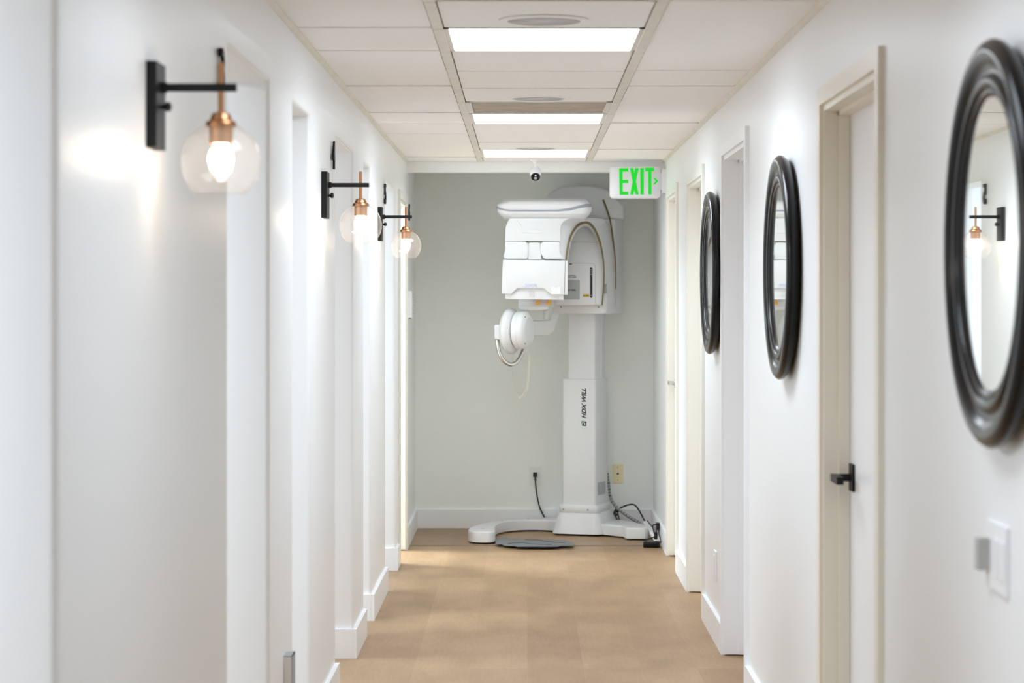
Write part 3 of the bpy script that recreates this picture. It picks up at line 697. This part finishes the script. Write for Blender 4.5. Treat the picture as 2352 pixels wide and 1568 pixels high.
# --- detector panel inside the arch
DY = 13.70
det = prism('detector_panel', [(880, 1336), (880, 800), (960, 680), (1040, 612), (1150, 588), (1205, 610), (1252, 680), (1294, 795), (1317, 930), (1321, 1050), (1316, 1200), (1306, 1336)], DY, .14, r=.008)
line('panel_seam', [(985, 766), (1283, 770)], DY-.001, .0022, M['softseam'], det)
line('panel_seam', [(1003, 957), (1215, 958), (1233, 964), (1243, 985), (1245, 1335)], DY-.001, .0022, M['softseam'], det)
bm = new(); extrude_poly(bm, [W(*p, DY-.002) for p in rrect(1198, 1218, 995, 1270, 9.8, 6)], (0, .004, 0)); finish('slot', bm, M['ink'], det, smooth=0)
for yy in (1010, 1026, 1042, 1058, 1244):
    bm = new(); extrude_poly(bm, [W(*p, DY-.0028) for p in ((1204, yy), (1212, yy), (1212, yy+5), (1204, yy+5))], (0, .002, 0)); finish('slot_mark', bm, M['panelgrey'], det, smooth=0)
bm = new(); extrude_poly(bm, [W(*p, DY-.004) for p in rrect(940, 1103, 1108, 1284, 9, 5)], (0, .006, 0), .001, 1); sen = finish('sensor_plate', bm, M['sensor'], det)
a = W(975, 1206, DY-.0045); b = W(1070, 1192, DY-.0045)
bm = text_bm('HDX WILL', a, (1, 0, 0), (0, 0, 1), b.x-a.x, b.z-a.z, .0005, .3, .04); finish('lettering', bm, M['ink'], sen, smooth=0)
bm = new(); extrude_poly(bm, [W(*p, DY-.002) for p in rrect(1132, 1190, 1236, 1260, 4, 3)], (0, .003, 0)); wl = finish('warning_label', bm, M['warn'], det, smooth=0, label='small yellow warning label')
bm = new(); extrude_poly(bm, [W(*p, DY-.0026) for p in ((1139, 1255), (1152, 1255), (1145.5, 1242))], (0, .001, 0)); extrude_poly(bm, [W(*p, DY-.0026) for p in ((1157, 1245), (1184, 1245), (1184, 1251), (1157, 1251))], (0, .001, 0)); finish('warning_mark', bm, M['ink'], wl, smooth=0)
bm = new(); extrude_poly(bm, [W(*p, DY-.002) for p in ((975, 1063), (1071, 1063), (1071, 1091), (975, 1091))], (0, .003, 0)); finish('rating_label', bm, M['labelgrey'], det, smooth=0)
bm = new(); extrude_poly(bm, [W(*p, DY-.002) for p in ((1010, 961), (1034, 961), (1034, 970), (1010, 970))], (0, .003, 0)); finish('latch', bm, M['ink'], det, smooth=0)
bm = new(); extrude_poly(bm, [W(1327, 1145, 13.70), W(1348, 1140, 13.74), W(1346, 1228, 13.745), W(1326, 1232, 13.70)], (-.0, -.006, 0)); finish('barcode_label', bm, M['labelgrey'], arm, smooth=0)
# --- near head housing, its lobes and centre block
HY = 13.30
head = prism('head_housing', [(472, 553), (446, 603), (436, 640), (433, 758), (930, 760), (928, 660), (936, 615), (958, 583), (1000, 560), (1080, 553)], HY, .34, r=.010)
def lobe(name, pts, y, d): return prism(name, pts, y, d, r=.014, seg=4)
lobe('lower_lobe', [(434, 760), (431, 850), (418, 880), (420, 908), (436, 919), (628, 920), (637, 905), (640, 800), (632, 772), (610, 762)], HY-.004, .30)
lobe('lower_lobe', [(775, 762), (756, 772), (748, 800), (752, 868), (772, 905), (788, 922), (984, 925), (948, 888), (932, 860), (930, 762)], HY-.004, .30)
prism('centre_block', [(655, 771), (746, 771), (760, 926), (636, 926), (638, 800), (642, 780)], HY+.006, .2, r=.004)
line('panel_seam', [(435, 757), (930, 761)], HY-.0008, .0022, M['softseam'], head)
bm = new(); P = [W(*p, HY) for p in ((520, 572), (536, 572), (592, 655), (770, 660), (770, 690), (590, 686))]
extrude_poly(bm, P, (0, -.004, 0), .0015, 2); finish('relief', bm, M['panel'], head)
# --- tube housing
TY = 13.285
tubeh = prism('tube_housing', [(412, 926), (998, 932), (996, 1242), (842, 1242), (785, 1188), (768, 1182), (550, 1182), (536, 1186), (492, 1236), (402, 1233), (404, 1080)], TY, .30, r=.005)
prism('tube_tray', [(432, 1180), (960, 1180), (960, 1289), (432, 1279)], TY+.022, .25, r=.003)
line('gold_line', [(974, 936), (966, 1238)], TY-.001, .0024, M['gold'], tubeh)
bm = new()
for k in range(8): yy = 1207+k*7.6; x0 = 632 if k in (2, 7) else 648; extrude_poly(bm, [W(*p, TY+.0212) for p in ((x0, yy), (700, yy), (700, yy+2), (x0, yy+2))], (0, .002, 0))
finish('vent_slit', bm, M['softseam'], tubeh, smooth=0)
a = W(609, 1170, TY-.0008); b = W(717, 1145, TY-.0008); dx = (b.x-a.x); dz = b.z-a.z
bm = text_bm('NTRI', a+Vector((dx*.42, 0, 0)), (1, 0, 0), (0, 0, 1), dx*.58, dz, .0006)
def cell(x0, x1, z0, z1): extrude_poly(bm, [a+Vector((dx*x, 0, dz*z)) for x, z in ((x0, z0), (x1, z0), (x1, z1), (x0, z1))], (0, -.0006, 0))
cell(.0, .12, .0, .13); cell(.0, .12, .87, 1); cell(.05, .09, .45, .55)
ring = [(.10+.10*math.sin(q), .5+.5*math.cos(q)) for q in [PI*i/10 for i in range(11)]]+[(.10+.065*math.sin(q), .5+.37*math.cos(q)) for q in [PI-PI*i/10 for i in range(11)]]
extrude_poly(bm, [a+Vector((dx*x, 0, dz*z)) for x, z in ring], (0, -.0006, 0))
for z in (0, .435, .87): cell(.24, .38, z, z+.13)
finish('lettering', bm, M['lavender'], tubeh, smooth=0, label='pale lavender lettering on the front')
bm = new(); extrude_poly(bm, [W(*p, TY-.0008) for p in ((844, 1168), (931, 1170), (931, 1237), (844, 1237))], (0, .002, 0)); dl = finish('data_label', bm, M['plastic'], tubeh, smooth=0)
bm = new()
for q in ((844, 1168, 931, 1169.4), (844, 1235.6, 931, 1237), (844, 1168, 845.4, 1237), (929.6, 1168, 931, 1237), (872, 1171, 905, 1173), (850, 1177, 925, 1179), (850, 1184, 870, 1186), (880, 1184, 922, 1186), (850, 1192, 866, 1194), (876, 1192, 925, 1194), (866, 1204, 905, 1206), (866, 1211, 925, 1213), (866, 1218, 912, 1220), (866, 1225, 918, 1227), (850, 1206, 860, 1213)):
    extrude_poly(bm, [W(*p, TY-.0011) for p in ((q[0], q[1]), (q[2], q[1]), (q[2], q[3]), (q[0], q[3]))], (0, .0005, 0))
finish('printed_lines', bm, M['print'], dl, smooth=0)
# --- top cap with grey stripe
CYf, CYb = 13.27, 13.66
xl, xr = W(357, 450, CYf).x, W(1215, 450, CYf).x
def zc(cy): return W(0, cy, CYf).z
levels = [(553, .052, .045), (549, .042, .036), (519, .020, .008), (512, .014, .004), (490, .003, .0), (440, .0, .0), (424, .004, .002), (404, .022, .010), (398, .028, .016), (372, .040, .085), (368, .052, .10)]
def cap_ring(i, inx, iny, k=10):
    return rrect(xl+inx, xr-inx*.8, CYf+iny, CYb-iny, .06, k)
bm = new(); rings(bm, [[Vector((x, y, zc(l[0]))) for x, y in cap_ring(i, l[1], l[2])] for i, l in enumerate(levels)]); cap = finish('top_cap', bm, M['panel'], X, smooth=22)
def cap_at(j, z):
    zs = [zc(l[0]) for l in levels]
    for i in range(len(zs)-1):
        if zs[i] <= z <= zs[i+1] or i == len(zs)-2:
            f = (z-zs[i])/(zs[i+1]-zs[i]); l0, l1 = levels[i], levels[i+1]
            x, y = cap_ring(0, l0[1]+(l1[1]-l0[1])*f, l0[2]+(l1[2]-l0[2])*f)[j]; c = Vector(((xl+xr)/2, (CYf+CYb)/2, z))
            p = Vector((x, y, z)); d = Vector((p.x-c.x, p.y-c.y, 0)).normalized()
            return p+d*.0015
def stripe_y(x):
    u = (x-xl)/(xr-xl); pts = [(0, 452), (.03, 465), (.08, 478), (.14, 484), (.64, 484), (.76, 474), (.86, 452), (.94, 437), (1.0, 434)]
    for (a0, b0), (a1, b1) in zip(pts, pts[1:]):
        if u <= a1: return b0+(b1-b0)*max(u-a0, 0)/(a1-a0)
    return 434
b2 = bmesh.new(); n = len(cap_ring(0, 0, 0)); lo, hi = [], []
base_ring = cap_ring(0, 0, 0); dense = []
idx = list(range(n))
# refine: walk the plan outline densely
def outline(m=160):
    P = [Vector((x, y, 0)) for x, y in base_ring]; L = [(P[(i+1) % n]-P[i]).length for i in range(n)]; T = sum(L); out = []
    for k in range(m):
        s = T*k/m; i = 0
        while s > L[i]: s -= L[i]; i += 1
        out.append(P[i].lerp(P[(i+1) % n], s/L[i] if L[i] else 0))
    return out
cen2 = Vector(((xl+xr)/2, (CYf+CYb)/2, 0))
R0, R1, R2, R3 = [], [], [], []
for p in outline():
    sy = stripe_y(p.x); hw = 7.5+9*max(0, (p.x-xl)/(xr-xl)-.6)*2.5
    d = (p-cen2); d = Vector((d.x*.06, d.y, 0)).normalized() if abs(d.y) > .17 else Vector((d.x, 0, 0)).normalized()
    for Rr, s, off in ((R0, sy+hw, -.006), (R1, sy+hw, .0022), (R2, sy-hw, .0022), (R3, sy-hw, -.006)): Rr.append(Vector((p.x, p.y, zc(s)))+d*off)
rings(b2, [R0, R1, R2, R3], True, False); finish('stripe', b2, M['stripe'], cap, smooth=40, label='grey stripe around the cap')
line('panel_seam', [(1085, 557), (1375, 568)], 13.40, .002, M['softseam'], head)
line('panel_seam', [(1420, 566), (1508, 566)], 13.953, .002, M['softseam'], hood)
# --- chin rest under the head
def Q(cx, cy, y): return PT(1120+cx/6.272, 680+cy/6.272, y)
def qprism(name, pts, y, d, m=None, r=.005, parent=None, seg=3):
    bm = new(); extrude_poly(bm, [Q(*p, y) for p in pts], (0, d, 0), r, seg); return finish(name, bm, m or M['panel'], parent or X, smooth=40)
chin = qprism('chin_rest', [(445, 30), (878, 30), (878, 180), (860, 195), (660, 207), (470, 205), (445, 180)], 13.44, .15, r=.012)
bm = new(); extrude_poly(bm, [Q(*p, 13.438) for p in ((455, 133), (872, 138), (872, 141), (455, 136))], (0, .004, 0)); finish('panel_seam', bm, M['softseam'], chin, smooth=0)
for x0 in (690, 845):
    bm = new(); extrude_poly(bm, [Q(*p, 13.40) for p in ((x0+24 if x0 < 800 else x0+34, 45), (x0+60 if x0 < 800 else x0+70, 45), (x0+60 if x0 < 800 else x0+70, 124), (x0+2, 124), (x0, 108), (x0+4, 88), (x0+24 if x0 < 800 else x0+34, 88))], (0, .03, 0), .003, 2)
    finish('amber_knob', bm, M['amber'], chin, label='amber plastic elbow under the head')
qprism('support_post', [(815, 195), (880, 190), (872, 280), (845, 335), (815, 335)], 13.56, .07, r=.008)
qprism('support_arm', [(640, 345), (900, 338), (940, 150), (1032, 150), (1012, 330), (985, 440), (945, 520), (890, 565), (640, 572)], 13.84, .10, r=.014, seg=4)
# --- temple rest discs
ND = Vector((.93, -.37, 0)).normalized(); Fc = Q(603, 490, 13.38)
bm = new(); lathe(bm, [(0, 0), (.080, 0), (.086, -.002), (.104, -.010), (.112, -.022), (.112, -.044), (.1105, -.0445), (.1105, -.046), (.112, -.0465), (.112, -.074), (.106, -.079), (0, -.079)], Fc, n=64, direction=ND); dsc = finish('temple_disc', bm, M['panel'], X, smooth=35)
bm = new(); lathe(bm, [(0, .0008), (.076, .0008), (.078, -.001)], Fc, n=64, direction=ND); finish('disc_face', bm, M['panelgrey'], dsc)
for aa in (125, 235):
    p = Fc+Vector((0, 0, 1))*.096*math.sin(math.radians(aa))+ND.cross(Vector((0, 0, 1)))*(-.096)*math.cos(math.radians(aa))
    bm = new(); lathe(bm, [(0, 0), (.004, 0), (.004, -.008)], p+ND*-.003, n=12, direction=ND); finish('screw', bm, M['seam'], dsc)
F2 = Fc-ND*.084+Vector((0, 0, -.006))
bm = new(); lathe(bm, [(0, 0), (.112, 0), (.120, -.005), (.134, -.020), (.136, -.026), (.136, -.044), (.120, -.062), (0, -.064)], F2, n=64, direction=ND); finish('temple_disc', bm, M['panel'], X, smooth=35)
clamp = qprism('clamp', [(97, 425), (110, 414), (200, 410), (330, 400), (330, 640), (220, 632), (108, 615), (97, 600)], 13.33, .07, r=.008)
hp = smooth_path([Q(*p, y) for p, y in (((142, 600), 13.36), ((146, 700), 13.35), ((175, 830), 13.35), ((235, 930), 13.36), ((320, 983), 13.38), ((400, 965), 13.40), ((460, 895), 13.42), ((510, 790), 13.44), ((530, 720), 13.45))], 6)
bm = new(); tube(bm, hp, .0122, 16); finish('handle_ring', bm, M['chrome'], clamp, smooth=60, label='bent shiny metal handle tube')
# --- coiled cord
cp = smooth_path([Q(*p, y) for p, y in (((604, 825), 13.62), ((602, 900), 13.62), ((594, 1080), 13.63), ((578, 1260), 13.65), ((545, 1380), 13.67), ((478, 1462), 13.72), ((420, 1415), 13.78), ((385, 1310), 13.82), ((367, 1180), 13.85), ((364, 1040), 13.87), ((372, 860), 13.88))], 40)
L = [0]
for a, b in zip(cp, cp[1:]): L.append(L[-1]+(b-a).length)
hel = []
turns = L[-1]/.0046; steps = int(turns*8); i = 0
for k in range(steps+1):
    s = L[-1]*k/steps
    while i < len(L)-2 and L[i+1] < s: i += 1
    f = (s-L[i])/(L[i+1]-L[i]); p = cp[i].lerp(cp[i+1], f); d = (cp[i+1]-cp[i]).normalized()
    sd = d.cross(Vector((0, 1, 0))).normalized(); th = 2*PI*turns*k/steps
    rad = .0072 if s/L[-1] < .5 else .0072-.004*min((s/L[-1]-.5)/.2, 1)
    hel.append(p+sd*math.cos(th)*rad+Vector((0, 1, 0))*math.sin(th)*rad)
bm = new(); tube(bm, hel, .0016, 5); tube(bm, smooth_path([Q(590, 735, 13.5), Q(585, 790, 13.58), Q(604, 826, 13.62)], 4), .003, 8); tube(bm, [Q(372, 862, 13.88), Q(374, 800, 13.86), Q(380, 700, 13.8)], .002, 6)
finish('coiled_cord', bm, M['cordcream'], X, smooth=60, label='off white coiled cord hanging in a loop')

# ================================================================== things on the floor around the machine
def G(cx, cy, z): 
    py = 1000+cy/4.523; px = 1040+cx/4.523; y = (EYE-z)*F/(py-VY); return Vector(((px-VX)*y/F, y, z))
t = thing('foot_plate', 'flat grey footprint plate on the floor before the machine base', 'foot plate', (.05, 13.3, 0))
pl = [(445, 1062), (560, 1062), (740, 1078), (1000, 1074), (1180, 1086), (1250, 1105), (1265, 1122), (1245, 1137), (1115, 1139), (1090, 1147), (670, 1146), (640, 1139), (535, 1136), (505, 1120), (445, 1117)]
bm = new(); extrude_poly(bm, [G(*p, .022) for p in pl], (0, 0, -.006), .0015, 2); fp = finish('plate', bm, M['footgrey'], t)
bm = new()
for L in ([(570, 1122), (640, 1115), (740, 1115), (850, 1128), (1030, 1131)], [(750, 1081), (860, 1082), (960, 1095), (1060, 1108), (1165, 1112)]):
    pth = smooth_path([G(*p, .0225) for p in L], 6); tube(bm, pth, .0016, 6)
finish('footprint_line', bm, M['ink'], fp, smooth=0)
c = G(885, 1132, .01)
bm = new(); extrude_poly(bm, [(c.x+.128*math.cos(2*PI*k/40), 13.205+.122*math.sin(2*PI*k/40), 0) for k in range(40)], (0, 0, .0155), .003, 2); finish('under_pad', bm, M['rubber'], t)

def Z5(cx, cy, y): return PT(1380+cx/6.817, 1060+cy/6.817, y)
pts = [(106, 180), (116, 270), (127, 350), (134, 430), (143, 510), (165, 590), (205, 660), (260, 725), (330, 785), (400, 835), (480, 888), (560, 932), (610, 962)]
pth = smooth_path([Z5(*p, 14.225-.11*i/12) for i, p in enumerate(pts)], 12)
Ls = [0]
for a, b in zip(pth, pth[1:]): Ls.append(Ls[-1]+(b-a).length)
mi = [1 if (Ls[i] % .0205) < .0036 else 0 for i in range(len(pth)-1)]
bm = new(); tube(bm, pth, [.0075+.0025*min(1, i/60) for i in range(len(pth))], 14, mats=mi)
tag(finish('cable_loom', bm, [M['sensor'], M['ink']], None, pth[-1], smooth=50), 'grey spiral wrapped cable loom running down behind the machine column', 'cable')
bm = new(); tube(bm, smooth_path([Z5(230, 760, 14.19), Z5(300, 728, 14.19), Z5(400, 683, 14.19), Z5(490, 668, 14.18), Z5(545, 690, 14.16), Z5(600, 765, 14.12), Z5(685, 925, 14.03)], 8), .005, 10)
tube(bm, smooth_path([Z5(235, 740, 14.19), Z5(205, 800, 14.18), Z5(235, 860, 14.17), Z5(275, 930, 14.16)], 6), .004, 8)
tube(bm, smooth_path([Z5(260, 770, 14.19), Z5(275, 850, 14.18), Z5(300, 930, 14.16)], 6), .004, 8)
tube(bm, smooth_path([Z5(290, 770, 14.18), Z5(215, 790, 14.16), Z5(250, 830, 14.16), Z5(215, 850, 14.16)], 6), .005, 8)
tag(finish('black_cable', bm, M['rubber'], None, Z5(235, 860, 14.08), smooth=60), 'black cable arching up behind the right end of the machine base', 'cable')
# white strip and black adapter by the right baseboard
bm = new(); a, b = Vector((.735, 13.94, .125)), Vector((.768, 13.26, .006))
P0, P1 = Z5(690, 925, 13.92), Z5(890, 1215, 13.33)
dirv = (P1-P0).normalized(); sdv = dirv.cross(Vector((0, 0, 1))).normalized(); uv = sdv.cross(dirv)
extrude_poly(bm, [P0-sdv*.016, P0+sdv*.016, P1+sdv*.016, P1-sdv*.016], uv*-.02, .004, 2)
tag(finish('cord_cover', bm, M['plastic'], None, P1, smooth=40), 'white plastic strip sloping along the right baseboard behind the adapter', 'cord cover')
t = thing('power_adapter', 'black power adapter with tangled cords on the floor by the right baseboard', 'adapter', (.735, 13.17, 0))
ya = 13.16
bm = new(); a, b = PT(1477, 1242, ya), PT(1517, 1257, ya)
extrude_poly(bm, [Vector((a.x, ya-.02, .0)), Vector((b.x-.012, ya-.035, 0)), Vector((b.x, ya+.0, .0)), Vector((b.x, ya+.03, .0)), Vector((a.x, ya+.03, .0))], (0, 0, .036), .007); finish('body', bm, M['blackgloss'], t)
bm = new()
for L in ([((935, 990), 13.38), ((860, 982), 13.36), ((815, 1000), 13.34), ((825, 1080), 13.30), ((850, 1160), 13.24)],
          [((930, 1020), 13.38), ((885, 1065), 13.34), ((862, 1120), 13.28), ((855, 1165), 13.24)],
          [((915, 1040), 13.38), ((908, 1110), 13.34), ((925, 1180), 13.28), ((942, 1240), 13.22), ((925, 1275), 13.18)],
          [((858, 1170), 13.24), ((790, 1195), 13.22), ((715, 1220), 13.20), ((680, 1255), 13.18), ((690, 1280), 13.17)],
          [((730, 930), 13.85), ((770, 975), 13.75), ((810, 1020), 13.6)]):
    bm = new(); tube(bm, smooth_path([Z5(*p, y) for p, y in L], 6), .0036, 8); finish('cord', bm, M['rubber'], t, smooth=60)
bm = new(); c = Z5(860, 1160, 13.24); tube(bm, [c+Vector((0, 0, .022)), c+Vector((0, 0, -.02))], .011, 10); finish('cable_tie', bm, M['rubber'], t)
bm = new(); box(bm, XR-.034, XR-.0152, 13.35, 13.41, .083, .122, .005); finish('plug', bm, M['rubber'], t)
